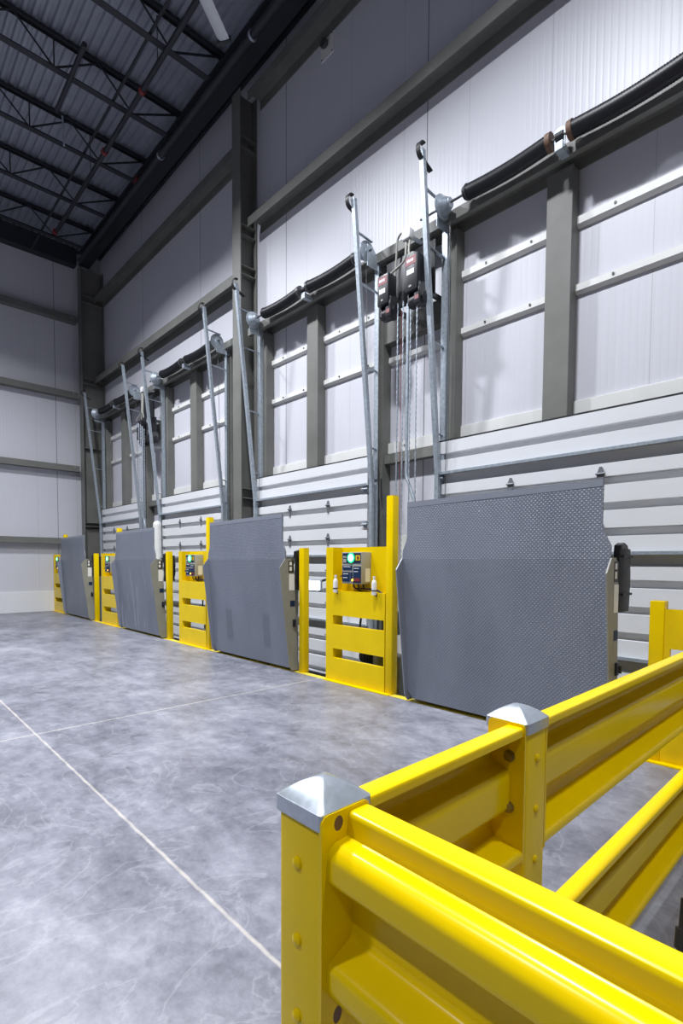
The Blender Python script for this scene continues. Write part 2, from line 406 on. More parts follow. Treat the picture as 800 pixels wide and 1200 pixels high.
# ceiling fan
FX0, FY0, FX1, FY1 = 3.651, 6.564, 4.117, 6.871
FD = Vector((FX1-FX0, FY1-FY0, 0)).normalized(); FH = Vector((FX1, FY1, 9.0))-FD*3.52; t = empty('ceiling_fan', FH, 'large ceiling fan with one pale blade reaching in at the top of the picture', 'fan')
MB().lathe([(.05, .25), (.28, .2), (.34, .05), (.34, -.08), (.26, -.2), (.05, -.24)], FH, 'z', 32).build('fan_hub', galv, t)
MB().cyl(FH+Vector((0, 0, .2)), FH+Vector((0, 0, 1.75)), .04, 12).build('down_rod', galv, t)
blade_m = mat('pale_aluminium_blade', (.55, .57, .60), .4, .2)
for k in range(5):
    a = math.atan2(FD.y, FD.x)+k*2*PI/5; d = Vector((math.cos(a), math.sin(a), 0)); s_ = Vector((-d.y, d.x, 0)); up = Vector((0, 0, 1))
    b = MB(); rings = []
    for q in (.3, 3.50):
        c = FH+d*q; rings.append([c+s_*i+up*j for i, j in ((-.09, -.012), (-.03, -.022), (.05, -.018), (.09, .012), (.04, .022), (-.04, .018))])
    b.poly(rings).build('fan_blade', blade_m, t)
    MB().bar(FH+d*3.49, FH+d*3.53, .20, .07).build('blade_tip', blackbox, t)

# ------------------------------------------------------------------ dock wall steel
def header(y0, y1, label):
    o = MB().prism([(XD, 5.72), (XD+.07, 5.72), (XD+.07, 5.732), (XD+.014, 5.732), (XD+.014, 5.835), (XW-.016, 5.835), (XW-.016, 5.72), (XW-.002, 5.72), (XW-.002, 5.85), (XD, 5.85)], 'xz', y0, y1).build('header_beam', primer, smooth=0)
    return tag(o, label, 'beam', 'header beams behind the door springs')
header(-1.5, 8.40, 'grey header beam behind the springs of the two nearest doors')
header(8.92, 16.70, 'grey header beam behind the springs of the two far doors')
def post(name, y0, y1, label, x0=5.62, x1=5.79, z0=3.04, z1=5.70, cat='post', grp='grey posts between door head and header'):
    return tag(MB().box(x0, x1, y0, y1, z0, z1).build(name, primer, smooth=0, bevel=.006), label, cat, grp)
for k in range(4):
    dn = ORD[k]
    post('mullion_post', 2.44+S*k, 2.72+S*k, 'wide grey post above the middle of the %s dock door' % dn)
    post('jamb_post', 3.88+S*k, 4.06+S*k, 'grey jamb post at the left side of the %s dock door' % dn, 5.62, 5.79, -.4, 5.70, 'post', 'grey jamb posts of the dock doors')
    if k: post('jamb_post', 1.00+S*k, 1.16+S*k, 'grey jamb post at the right side of the %s dock door' % dn, 5.62, 5.79, -.4, 5.70, 'post', 'grey jamb posts of the dock doors')
def subgirt(y0, y1, z0, z1, label):
    t = empty('liner_rail', (XW-.05, y0, z0), label, 'rail', 'cream rails on the panels above the doors')
    MB().prism([(XW-.055, z0+.03), (XW-.055, z1), (XW-.002, z1), (XW-.002, z0), (XW-.02, z0)], 'xz', y0, y1).build('rail_channel', trimw, t, smooth=0)
    n = 2
    for i in range(n):
        y = y0+(y1-y0)*(.2+.5*i)
        MB().cyl((XW-.055, y, (z0+z1)/2+.02), (XW-.066, y, (z0+z1)/2+.02), .013, 8).build('screw', darkmetal, t)
for k in range(4):
    dn = ORD[k]
    for z0, z1, zn in ((5.10, 5.21, 'upper'), (4.40, 4.50, 'lower')):
        subgirt(1.16+S*k, 2.44+S*k, z0, z1, '%s cream rail right of the middle post, %s dock door' % (zn, dn))
        subgirt(2.72+S*k, 3.88+S*k, z0, z1, '%s cream rail left of the middle post, %s dock door' % (zn, dn))
    for a, b, sn in ((1.16, 2.44, 'right'), (2.72, 3.88, 'left')):
        tag(MB().box(XW-.03, XW-.002, a+S*k, b+S*k, 3.0, 3.27).build('sill_flashing', trimw, smooth=0, bevel=.003), 'cream flashing strip on top of the %s dock door, %s of the middle post' % (dn, sn), 'flashing', 'flashing strips above the doors')
for k in (0, 2):
    w = 'two nearest' if k == 0 else 'two far'
    y0, y1 = 4.06+S*k, 5.10+S*k
    tag(MB().prism([(5.66, 2.93), (5.79, 2.93), (5.79, 3.05), (5.66, 3.05)], 'xz', y0, y1).build('tie_girt', primer, smooth=0), 'short grey girt at door-head height between the %s doors' % w, 'girt')
    tag(MB().box(5.64, 5.79, y0, y1, 4.62, 4.92).build('operator_beam', primer, smooth=0, bevel=.004), 'deep grey beam under the door operators between the %s doors' % w, 'beam')
    subgirt(y0, y1, 4.36, 4.46, 'short cream rail below the operator beam between the %s doors' % w)
    subgirt(y0, y1, 3.06, 3.24, 'short cream flashing rail above the tie girt between the %s doors' % w)

# ------------------------------------------------------------------ sectional doors
ZT = 3.04; G = [2.89-.2575*i for i in range(13)]
def door_profile(zt, zb, gs, top):
    x0 = XD; pts = [] if top else [(x0+.066, zt), (x0+.066, zt-.074), (x0, zt-.078)]
    if top: pts = [(x0, zt)]
    for g, wide in gs:
        h = .125 if wide else .078
        pts += [(x0, g), (x0+.066, g-.004), (x0+.066, g-h+.004), (x0, g-h)]
    pts += [(x0, zb), (x0+.075, zb), (x0+.075, zt)]
    return pts
WIDE = {1, 5, 9}
cuts = [3.04, 2.375, 1.86, 1.345, .83, .315, -.30]
for k in range(4):
    dn = ORD[k]; y0, y1 = 1.18+S*k, 4.02+S*k
    d = empty('door_%d' % (k+1), (XD, (y0+y1)/2, -.3), 'white ribbed sectional dock door, %s to the camera of four' % dn if k in (0,) else ('white ribbed sectional dock door, %s in the row' % dn), 'door', None, 'structure')
    for i in range(6):
        zt, zb = cuts[i]-.002, cuts[i+1]+.002
        gs = [(g, j in WIDE) for j, g in enumerate(G) if zb+.06 < g <= zt+.001 and g < zt-.05]
        # groove just under a joint belongs to the lower section
        s = MB().prism(door_profile(zt, zb, gs, i == 0), 'xz', y0, y1).build('door_section', white, d, smooth=0)
        if i:
            for fy in (.85, 1.83):
                yy = y0+fy; zz = cuts[i]+.03
                MB().prism([(yy-.04, zz-.005), (yy-.012, zz+.07), (yy+.012, zz+.07), (yy+.04, zz-.005), (yy+.01, zz-.13), (yy-.01, zz-.13)], 'yz', XD-.014, XD+.004).cyl((XD-.02, yy-.045, zz), (XD-.02, yy+.045, zz), .011, 8).build('hinge', hingem, d, smooth=0)
        for yy in (y0+.03, y1-.03):
            MB().box(XD-.02, XD+.0, yy-.03, yy+.03, zb+.16, zb+.24).cyl((XD-.03, yy-.06, zb+.2), (XD-.03, yy+.06, zb+.2), .012, 8).build('roller_bracket', galv, d, smooth=0)
    for j in WIDE:
        MB().prism([(XD-.055, G[j]-.012), (XD-.055, G[j]+.02), (XD-.045, G[j]+.02), (XD-.045, G[j]-.0), (XD, G[j]), (XD, G[j]-.012)], 'xz', y0-.03, y1+.02).build('strut', galv, d, smooth=0)
    MB().box(XD, XD+.07, y0, y1, -.345, -.298).build('bottom_seal', rubber, d, smooth=0)
    MB().box(XD+.002, XD+.20, y0, y1, 3.038, 3.058).build('top_seal', rubber, d, smooth=0)

# ------------------------------------------------------------------ tracks with raised guide tubes
def track(yt, side, label):
    # yt: plane of the guide tube; side +1: bottom left of door (door lies towards -Y)
    t = empty('door_track', (5.5, yt, -.3), label, 'door track', 'galvanized door tracks with leaning guide tubes')
    A, B = Vector((5.06, yt, 6.40)), Vector((5.455, yt, 2.62))
    MB().poly([[c+Vector(q) for q in ((-.028, -.03, 0), (.028, -.03, 0), (.028, -.012, 0), (.0, -.012, 0), (.0, .012, 0), (.028, .012, 0), (.028, .03, 0), (-.028, .03, 0))] for c in (A, B, Vector((5.455, yt, -.3)))]).build('guide_tube', galv, t, smooth=0)
    MB().prism([(5.53, yt-.045*side), (5.60, yt-.045*side), (5.60, yt-.038*side), (5.537, yt-.038*side), (5.537, yt+.035*side), (5.53, yt+.035*side)], 'xy', 2.55, 5.74).build('track_angle', galv, t, smooth=0)
    MB().prism([(5.50, yt-.03*side), (5.62, yt-.03*side), (5.62, yt-.022*side), (5.508, yt-.022*side), (5.508, yt+.07*side), (5.50, yt+.07*side)], 'xy', -.4, 2.62).build('track_channel', galv, t, smooth=0)
    for z, x1 in ((6.0, 5.42), (5.35, 5.53), (4.25, 5.53), (3.15, 5.53)):
        q = (6.40-z)/(6.40-2.62); xx = A.x+(B.x-A.x)*q
        MB().bar((xx, yt, z), (x1, yt, z-.02), .035, .012).build('tie_bar', galv, t, smooth=0)
    MB().prism(rrect(yt-.05, yt+.05, 2.7, 3.0, .01), 'yz', 5.508, 5.52).build('splice_plate', galv, t, smooth=0)
    # leaf bumper spring on the tip
    yb = yt+(.055 if side < 0 else 0); c = Vector((5.06, yt, 6.42)); arc = []
    for i in range(13):
        a = math.radians(70+200*i/12); arc.append((c.x-.0+.085*math.cos(a), c.z-.03+.10*math.sin(a)))
    arc.append((arc[-1][0]+(.17 if side > 0 else .10), arc[-1][1]-(.06 if side > 0 else .035)))
    out = thicken([Vector(p) for p in arc], .010)
    MB().prism(out, 'xz', yb-.03, yb+.03).build('bumper_spring', rubber, t, smooth=0)
    MB().cyl((5.06, yt-.035, 6.38), (5.06, yt+.035, 6.38), .012, 8).build('bolt', galv, t)
    return t
for k in range(4):
    dn = ORD[k]
    if k: track(1.05+S*k, -1, 'leaning guide tube and track at the right side of the %s dock door' % dn)
    track(4.00+S*k, 1, 'leaning guide tube and track at the left side of the %s dock door' % dn)

# ------------------------------------------------------------------ torsion springs
def springs(k):
    o = S*k; X, Z = 5.36, 5.84; dn = ORD[k]
    t = empty('torsion_spring_shaft', (X, 2.6+o, Z), 'shaft with two thick black springs above the %s dock door' % dn, 'spring assembly', 'torsion springs above the dock doors')
    MB().cyl((X, 1.0+o, Z), (X, (4.25 if k in (0, 2) else 4.0)+o, Z), .014, 12).build('shaft', darkmetal, t)
    for a, b in ((2.57, 3.58), (2.36, 1.30)):
        pts, rad = [], []; n = 90
        for i in range(n+1):
            q = i/n; y = a+(b-a)*q; sag = -.028*math.sin(PI*q)
            pts.append((X, y+o, Z+sag)); rad.append(.082+(.0022 if i % 2 else -.0022))
        MB().tube(pts, .082, 20, rad).build('spring', sleeve, t, smooth=50)
        for e in (a, b):
            s = 1 if b > a else -1; s = s if e == a else -s
            MB().cyl((X, e+o-.02*s, Z), (X, e+o+.03*s, Z), .088 if e == a else .07, 20, .09).build('spring_cone', brown if e == a and k == 0 else darkmetal, t)
    MB().prism([(2.42+o, 5.72), (2.52+o, 5.72), (2.53+o, 5.90), (2.50+o, 5.93), (2.44+o, 5.93), (2.41+o, 5.90)], 'yz', X-.006, X+.006).prism([(X-.03, 5.70), (X+.14, 5.70), (X+.14, 5.76), (X-.03, 5.78)], 'xz', 2.43+o, 2.51+o).build('centre_bracket', galv, t, smooth=0)
    MB().cyl((X, 2.43+o, Z), (X, 2.51+o, Z), .045, 16).build('bearing', blackbox, t)
    # cable drums: spiral cone shapes, flat face outwards
    for yy, s in ((3.86, 1), (1.14, -1)):
        if k == 0 and s < 0: continue
        pr = [(.02, -.07*s), (.055, -.07*s)]
        for i in range(6): pr += [(.062+.011*i, (-.06+.018*i)*s), (.056+.011*i, (-.052+.018*i)*s)]
        pr += [(.145, .05*s), (.145, .066*s), (.05, .066*s), (.045, .085*s), (.02, .085*s)]
        MB().lathe(pr, (X, yy+o, Z), 'y', 26).build('cable_drum', galv, t)
        MB().prism([(X-.045, 5.62), (X+.26, 5.62), (X+.26, 5.70), (X+.05, 5.91), (X-.045, 5.91)], 'xz', yy+o+.10*s, yy+o+.108*s).build('end_bracket', galv, t, smooth=0)
        MB().cyl((X+.06, yy+o-.02*s, Z-.1), (5.49, yy+o+.06*s, .0), .004, 6).build('lift_cable', darkmetal, t)
for k in range(4): springs(k)

# ------------------------------------------------------------------ door operators
def operator(y0, y1, x0, z0, z1, label, far=False):
    t = empty('door_operator', (x0, (y0+y1)/2, z0), label, 'door operator', 'black door operators on the dock wall')
    w = y1-y0
    MB().box(x0, x0+.17, y0, y1, z0, z1).build('housing', blackbox, t, bevel=.015)
    if not far:
        MB().box(x0-.003, x0, y0+.02, y1-.02, z1-.13, z1-.03).build('name_panel', redlab, t, smooth=0)
        for q in (.3, .44, .58, .7): MB().box(x0-.005, x0-.003, y0+w*q, y0+w*(q+.09), z1-.095, z1-.06).build('lettering', whitelab, t, smooth=0)
        MB().box(x0-.003, x0, y0+.05, y1-.04, z1-.24, z1-.18).build('white_label', whitelab, t, smooth=0)
        MB().box(x0-.003, x0, y0+.09, y1-.07, z0+.05, z0+.07).build('maker_plate', steelgrey, t, smooth=0)
    else:
        for q in (z0+.08, z1-.10): MB().lathe([(.015, -.02), (.055, -.02), (.06, -.01), (.05, 0), (.015, 0)], (x0, (y0+y1)/2, q), 'x', 18).build('round_cover', darkmetal if q < z0+.1 else galv, t)
    MB().lathe([(.02, -.14), (.075, -.13), (.085, -.05), (.085, .08), (.07, .12), (.02, .13)], (x0+.13, (y0+y1)/2-.02, z0-.08), 'y', 22).build('motor', blackbox, t)
    MB().box(x0+.03, x0+.20, y0-.02, y0+.08, z0-.16, z0+.10).build('gear_case', blackbox, t, bevel=.02)
    if not far: MB().box(x0+.028, x0+.030, y0, y0+.06, z0-.11, z0-.06).build('warning_label', redlab, t, smooth=0)
    MB().lathe([(.02, -.012), (.10, -.012), (.085, 0), (.10, .012), (.02, .012)], (x0+.10, y0-.028, z0-.01), 'y', 22).build('chain_wheel', darkmetal, t)
    MB().prism([(x0+.05, z0-.12), (x0+.33, z0-.02), (x0+.33, z0+.05), (x0+.05, z1-.1)], 'xz', y1-.03, y1-.018).build('mounting_bracket', darkmetal, t, smooth=0)
    return t
def chain(x, y, z0, z1, label):
    # joined links as one continuous beaded strand
    n = int((z1-z0)/.035); pts = [(x+(.004 if i % 2 else -.004), y, z1-(z1-z0)*i/n) for i in range(n+1)]
    rad = [.011 if i % 2 else .005 for i in range(n+1)]
    tag(MB().tube(pts, .01, 6, rad).build('hand_chain', galv, smooth=0), label, 'chain', 'hand chains hanging from the door operators')
for k, w in ((0, 'nearest'), (2, 'far')):
    o = S*k
    if k == 0:
        operator(4.52+o, 4.71+o, 5.06, 4.82, 5.20, 'left black door operator with red name panel, between the nearest doors')
        operator(4.07+o, 4.27+o, 5.08, 4.84, 5.28, 'right black door operator with red name panel, between the nearest doors')
    else:
        operator(4.56+o, 4.80+o, 5.24, 4.52, 4.96, 'left black door operator between the two far doors', True)
        operator(4.06+o, 4.28+o, 5.27, 4.52, 4.98, 'right black door operator between the two far doors', True)
    t = empty('operator_mount', (5.3, 4.4+o, 4.7), 'dark mounting plate behind the %s pair of door operators' % w, 'bracket')
    MB().box(5.34, 5.36, 4.0+o, 4.8+o, 4.85, 5.5).build('mounting_plate', blackbox, t, bevel=.004)
    for y in (4.1, 4.7): MB().box(5.36, 5.64, y+o-.02, y+o+.02, 4.86, 4.92).build('support_arm', darkmetal, t, smooth=0)
    t = empty('junction_box', (5.2, 4.33+o, 5.62), 'small white junction box above the %s pair of door operators' % w, 'junction box')
    MB().box(5.18, 5.28, 4.28+o, 4.40+o, 5.58, 5.70).build('box_body', whitelab, t, bevel=.006)
    MB().bar((5.28, 4.34+o, 5.64), (5.50, 4.34+o, 5.66), .04, .03).build('arm', galv, t, smooth=0)
    for i, (yb, nm) in enumerate(((4.62, 'left'), (4.22, 'right'))):
        zt2 = (5.2 if i == 0 else 5.27) if k == 0 else 4.96
        pts = fillet([(5.22, 4.30+o+.06*(1-i), 5.58), (5.20, 4.31+o+.05*(1-i), zt2+.12), (5.18, yb+o-.06*(1-2*i)*0, zt2+.03), (5.18, yb+o, zt2-.02)], .08)
        tag(MB().tube(pts, .014, 8).build('flexible_conduit', steelgrey), 'thin grey flexible conduit to the %s operator of the %s pair' % (nm, w), 'conduit')
    tag(MB().tube(fillet([(5.24, 4.42+o, 5.60), (5.24, 4.44+o, 5.74), (5.28, 4.56+o, 5.72), (5.3, 4.60+o, 5.4), (5.3, 4.64+o, 5.0)], .08), .013, 8).build('flexible_conduit', steelgrey), 'looping grey flexible conduit left of the %s junction box' % w, 'conduit')
    zz = 1.3
    for y, nm, zt3 in ((4.43, 'first', 4.80), (4.34, 'second', 4.80), (4.22, 'third', 4.66), (4.12, 'last', 4.66)):
        chain(5.15, y+o, zz, zt3, '%s hand chain from the left of the %s pair of operators' % (nm, w))
    tag(MB().tube(fillet([(5.17, 4.28+o, 4.75), (5.17, 4.28+o, 2.60), (5.17, 4.14+o, 2.28), (5.17, 4.10+o, 1.2)], .05), .020, 10).build('conduit', galv), 'straight galvanized conduit among the %s hand chains' % w, 'conduit')
    tag(MB().cyl((5.17, 4.385+o, 1.3), (5.17, 4.385+o, 4.7), .0045, 6).build('pull_cord', redm), 'thin red pull cord among the %s hand chains' % w, 'cord')
tag(MB().tube(fillet([(5.52, 5.03, 2.7), (5.5, 5.0, 2.3), (5.46, 4.86, 2.1), (5.46, 4.86, 1.2)], .1), .012, 8).build('cable', rubber), 'loose black cable beside the right track of the second dock door', 'cable')
# white rounded post between the two far doors
tag(MB().tube([(5.40, 12.22, -.4), (5.40, 12.22, 2.36), (5.40, 12.22, 2.43), (5.40, 12.22, 2.47), (5.40, 12.22, 2.485)], .10, 24, [.10, .10, .09, .06, .02]).build('white_post', trimw), 'white round-topped post between the two far dock doors', 'post')
# plate high on the wall
t = empty('wall_plate', (5.78, 6.55, 9.75), 'pale plate with dark bracket high on the wall right of the tall column', 'wall plate')
MB().prism(rrect(6.38, 6.68, 9.62, 9.95, .02), 'yz', XW-.012, XW).build('plate', trimw, t, smooth=0)
MB().lathe([(.02, -.03), (.07, -.03), (.075, .0), (.06, .03), (.02, .03)], (XW-.06, 6.55, 9.82), 'x', 16).build('bracket', darkmetal, t)
for y, z in ((6.41, 9.65), (6.65, 9.65), (6.41, 9.92)): MB().cyl((XW-.012, y, z), (XW-.02, y, z), .012, 8).build('screw', darkmetal, t)

# ------------------------------------------------------------------ dock levelers
def leveler(k):
    o = S*k; YL, YR = 3.53, 1.47
    lab = ['big upright grey tread-plate dock leveler nearest the yellow guard rails', 'upright grey dock leveler second from the guard rails, two faint patches low on it',
           'upright grey dock leveler third from the guard rails, pale streaks down its face', 'upright grey dock leveler farthest away, beside the end wall'][k]
    t = empty('dock_leveler', (4.45, 2.5+o, -.4), lab, 'dock leveler', 'dock levelers stored upright in a row')
    pm = {1: plate_b, 2: plate_c}.get(k, plate)
    # deck plate: leans towards the room
    def xz(z): return 4.33-.11*(z-.05)/1.49
    m = MB()
    front = [(xz(.13), YL+o, .13), (xz(.05), YL-.07+o, .05), (xz(.05), YR+.03+o, .05), (xz(.07), YR+o, .07), (xz(1.54), YR+o, 1.54), (xz(1.54), YL+o, 1.54)]
    m.poly([front, [(a+.02, b, c) for a, b, c in front]]).build('deck_plate', pm, t, smooth=0)
    xl = 4.2195
    pts = [(YR, 1.538), (YR, 1.64), (YR+.055, 1.75), (YR+.07, 1.80), (YR+.07, 2.155), (YL-.055, 2.13), (YL-.055, 1.78), (YL-.045, 1.72), (YL, 1.62), (YL, 1.538)]
    MB().poly([[(xx+.008*(p[1]-1.5), p[0]+o, p[1]) for p in pts] for xx in (xl, xl+.022)]).build('lip', pm, t, smooth=0)
    MB().poly([[(xx+.008*(p[1]-1.5), p[0]+o, p[1]) for p in ((YR+.0705, 2.10), (YR+.0705, 2.153), (YL-.0555, 2.128), (YL-.0555, 2.075))] for xx in (xl-.002, xl+.002)]).build('lip_edge', plate_plain, t, smooth=0)
    MB().cyl((xl+.03, YR+.02+o, 1.54), (xl+.03, YL-.02+o, 1.54), .022, 12).build('lip_hinge', plate_plain, t)
    side = [(4.335, .02), (4.285, .08), (4.125, 1.43), (4.215, 1.545), (4.30, 1.55), (4.36, 1.50), (4.44, .02)]
    for y, nm, mm in ((YL, 'left', plate_plain), (YR-.012, 'right', skirt_m)):
        MB().prism(side, 'xz', y+o, y+.012+o).build('side_skirt', mm, t, smooth=0)
    # labels on the right skirt
    y = YR-.0135+o
    def lb(x0, x1, z0, z1, nm, mm):
        MB().box(x0, x1, y-.0015, y+.002, z0, z1).build(nm, mm, t, smooth=0)
    lb(4.27, 4.36, 1.36, 1.52, 'black_label', blackbox)
    y -= .001
    lb(4.285, 4.325, 1.46, 1.505, 'label_sticker', whitelab); lb(4.285, 4.325, 1.385, 1.44, 'label_sticker', whitelab)
    y += .001
    lb(4.28, 4.37, 1.12, 1.34, 'white_label', whitelab)
    lb(4.30, 4.38, .90, .98, 'blue_label', bluelab)
    MB().box(4.34, 4.39, YR-.03+o, YR-.012+o, .62, .72).cyl((4.365, YR-.045+o, .64), (4.365, YR-.045+o, .70), .012, 8).build('latch', blackbox, t, bevel=.003)
    # rear ribs and frame reaching down into the pit
    for yy in (YR+.25, (YL+YR)/2, YL-.25):
        MB().prism([(4.36, .2), (4.26, 1.45), (4.36, 1.45), (4.46, .1)], 'xz', yy-.01+o, yy+.01+o).build('rib', skirt_m, t, smooth=0)
    MB().box(4.465, 4.60, YR+.02+o, YL-.02+o, -.4, .06).build('rear_frame', skirt_m, t, bevel=.006)
    MB().cyl((4.42, YR+.05+o, .05), (4.42, YL-.05+o, .05), .035, 14).build('hinge_tube', skirt_m, t)
    if k == 0:
        MB().lathe([(.001, -.002), (.006, 0), (.001, .003)], (xl-.002, 2.62, 1.98), 'x', 10).build('rivet', whitelab, t)
    return t
for k in range(4): leveler(k)
# black covers hanging at the right side of each leveler
for k in range(4):
    o = S*k
    t = empty('black_cover', (4.5, 1.4+o, 1.1), 'black vinyl-covered pad at the right side of the %s dock leveler' % ORD[k], 'pad', 'black pads beside the dock levelers')
    m = MB(); rings = []
    for i in range(9):
        z = 1.12+.50*i/8; j = .012*math.sin(i*2.3+k)
        x0, x1 = 4.395-.01*i/8+j*.5, 4.63-.02*abs(i-4)/4+j
        rings.append([(a, b+o, z) for a, b in ((x0, 1.462), (x0+.04, 1.445+j*.4), (x1-.05, 1.44), (x1, 1.455+j*.5), (x1-.01, 1.51), (x1-.07, 1.525), (x0+.08, 1.52), (x0+.01, 1.49))])
    m.poly(rings).build('pad', vinyl, t, smooth=50)
    MB().prism([(4.39, 1.57), (4.40, 1.65), (4.47, 1.67), (4.54, 1.65), (4.58, 1.58), (4.58, 1.55), (4.40, 1.55)], 'xz', 1.452+o, 1.51+o).build('pad_bracket', blackbox, t, smooth=0, bevel=.006)
    for z in (1.25, 1.55): MB().box(4.40, 4.60, 1.430+o, 1.446+o, z, z+.018).build('strap', rubber, t, smooth=0)
    MB().bar((4.52, 1.50+o, 1.35), (4.52, 1.62+o, 1.35), .04, .04).bar((4.52, 1.60+o, 1.37), (4.52, 1.60+o, .0), .04, .04).build('support_arm', skirt_m, t, smooth=0)

# ------------------------------------------------------------------ yellow posts and stands
def tube_post(name, x0, y0, w, z1, label, cat, grp, z0=-.4):
    t = empty(name, (x0+w/2, y0+w/2, z0), label, cat, grp)
    MB().box(x0, x0+w, y0, y0+w, z0, z1).build('post_tube', yellow, t, bevel=.008)
    MB().box(x0+.004, x0+w-.004, y0+.004, y0+w-.004, z1, z1+.004).build('cap_plate', yellow, t, smooth=0)
    return t
for k in range(4):
    o = S*k; dn = ORD[k]
    tube_post('guide_post', XE+.005, 3.82+o, .10, 2.25, 'tall yellow post left of the %s dock leveler' % dn, 'post', 'tall yellow posts beside the levelers', 0)
    if k: tube_post('safety_post', XE+.005, 1.29+o, .10, 1.69, 'slim yellow post right of the %s dock leveler' % dn, 'post', 'slim yellow posts beside the levelers', 0)
def stand(k):
    o = S*k; y0, y1 = 3.925, 4.93
    t = empty('control_stand', (XE+.05, 4.42+o, 0), 'yellow slotted control stand left of the %s dock leveler' % ORD[k], 'control stand', 'yellow control stands along the dock edge')
    x0, x1 = XE, XE+.055
    outer = [(y0, 0), (y1, 0), (y1, 1.69), (4.80, 1.69), (4.80, 1.15), (y0, 1.15)]
    outer = [(a+o, b) for a, b in outer]
    sl = [[(3.94+o, a), (4.80+o, a), (4.80+o, b), (3.94+o, b)] for a, b in ((.72, .84), (.30, .42))]
    MB().holes(outer, sl, 'yz', x0, x1).build('front_panel', yellow, t, smooth=0)
    # returns that give the panel its depth
    MB().box(x1, XE+.17, 4.80+o, 4.806+o, 0, 1.69).build('side_return', yellow, t, smooth=0)
    MB().box(XE+.155, XE+.163, y0+o, 4.80+o, 1.0, 1.69).build('back_panel', yellow, t, smooth=0)
    MB().box(x1, XE+.155, y0+o, 4.80+o, 1.12, 1.128).build('shelf', yellow, t, smooth=0)
    MB().box(x1, XE+.155, y0+o, y0+.006+o, 1.15, 1.69).build('end_return', yellow, t, smooth=0)
    MB().box(XE-.05, XE+.02, y0-.1+o, y1+o, 0, .012).build('base_plate', yellow, t, smooth=0)
    # control box
    bx, ya, yb, z0, z1 = XE-.015, 4.29, 4.62, 1.245, 1.625
    c = empty('control_box', (bx, (ya+yb)/2+o, z0), 'grey control box with green ring light beside the %s dock leveler' % ORD[k], 'control box', 'control boxes on the yellow stands')
    MB().box(bx, bx+.17, ya+o, yb+o, z0, z1).build('enclosure', steelgrey, c, bevel=.006)
    def pn(u0, u1, v0, v1, nm, mm, d=.004):
        MB().box(bx-d, bx+.001, yb-(yb-ya)*u1+o, yb-(yb-ya)*u0+o, z1-(z1-z0)*v1, z1-(z1-z0)*v0).build(nm, mm, c, smooth=0, bevel=.0)
    pn(.04, .98, .03, .35, 'display_panel', bluelab)
    pn(.04, .54, .42, .57, 'button_panel', bluelab); pn(.02, .42, .63, .94, 'button_panel', bluelab)
    pn(.45, .56, .63, .90, 'button_panel', bluelab); pn(.60, .99, .45, .97, 'button_panel', bluelab)
    pn(.07, .24, .12, .18, 'caption', steelgrey, .006); pn(.07, .24, .21, .33, 'caption', steelgrey, .006)
    pn(.10, .46, .45, .47, 'caption', whitelab, .006); pn(.08, .35, .68, .70, 'caption', whitelab, .006); pn(.08, .3, .80, .82, 'caption', whitelab, .006)
    pn(.64, .9, .5, .52, 'caption', whitelab, .006); pn(.64, .85, .6, .62, 'caption', whitelab, .006)
    pn(.74, .95, .10, .26, 'yellow_key', yellow, .008); pn(.80, .90, .13, .23, 'red_key', redm, .010)
    pn(.66, .95, .82, .92, 'stop_key', redm, .008)
    def disc(u, v, r, nm, mm, d, hole=None):
        yy, zz = yb-(yb-ya)*u+o, z1-(z1-z0)*v
        if hole: MB().lathe([(hole, -d), (r, -d), (r, 0), (hole, 0), (hole, -d)], (bx, yy, zz), 'x', 24).build(nm, mm, c)
        else: MB().cyl((bx-d, yy, zz), (bx, yy, zz), r, 14).build(nm, mm, c)
    disc(.49, .18, .060, 'signal_ring', em_green, .010, .018)
    disc(.49, .18, .046, 'signal_core', em_core, .012, .022)
    disc(.49, .18, .018, 'signal_lens', teal, .008)
    disc(.57, .88, .013, 'amber_lamp', em_amber, .010)
    MB().cyl((bx+.0, yb+.02+o, 1.33), (bx-.01, yb-.0+o, 1.335), .010, 8).build('side_knob', rubber, c)
    MB().box(bx+.07, bx+.15, ya-.003+o, ya+o, 1.27, 1.43).build('rating_label', trimw, c, smooth=0)
    for i, (ye, xx) in enumerate(((4.05, .1), (4.40, .12), (4.02, .07))):
        tag(MB().tube(fillet([(bx+.06+.03*i, 4.48-.05*i+o, z0), (bx+.06+.03*i, 4.46-.05*i+o, z0-.06), (XE+xx, ye+.1+o, 1.19-.01*i), (XE+xx, ye+o, 1.14)], .05), .009, 8).build('cable', rubber), 'black cable below the %s control box%s' % (ORD[k], [', leading right', ', dropping straight down', ', lowest of the three'][i]), 'cable')
    # pump unit standing in the pit behind the stand
    p = empty('pump_unit', (4.8, 4.4+o, -.4), 'grey and black pump unit seen through the slots of the %s control stand' % ORD[k], 'pump', 'pump units behind the control stands')
    MB().box(4.75, 5.0, 4.0+o, 4.45+o, -.4, .36).build('tank', skirt_m, p, bevel=.02)
    MB().cyl((4.87, 4.45+o, .28), (4.87, 4.72+o, .28), .09, 20).build('motor', blackbox, p)
    for i in range(5): MB().lathe([(.09, -.008), (.1, -.008), (.1, .008), (.09, .008)], (4.87, 4.48+.05*i+o, .28), 'y', 18).build('motor_fin', blackbox, p)
    MB().box(4.80, 4.95, 4.08+o, 4.35+o, .62, .90).build('valve_box', darkmetal, p, bevel=.01)
    MB().bar((4.87, 4.2+o, .3), (4.87, 4.2+o, .65), .05, .05).build('riser', darkmetal, p, smooth=0)
    MB().tube(fillet([(4.80, 4.62+o, .30), (4.72, 4.66+o, .55), (4.70, 4.60+o, .85), (4.66, 4.50+o, 1.1)], .1), .014, 8).build('hose', rubber, p)
for k in range(4): stand(k)
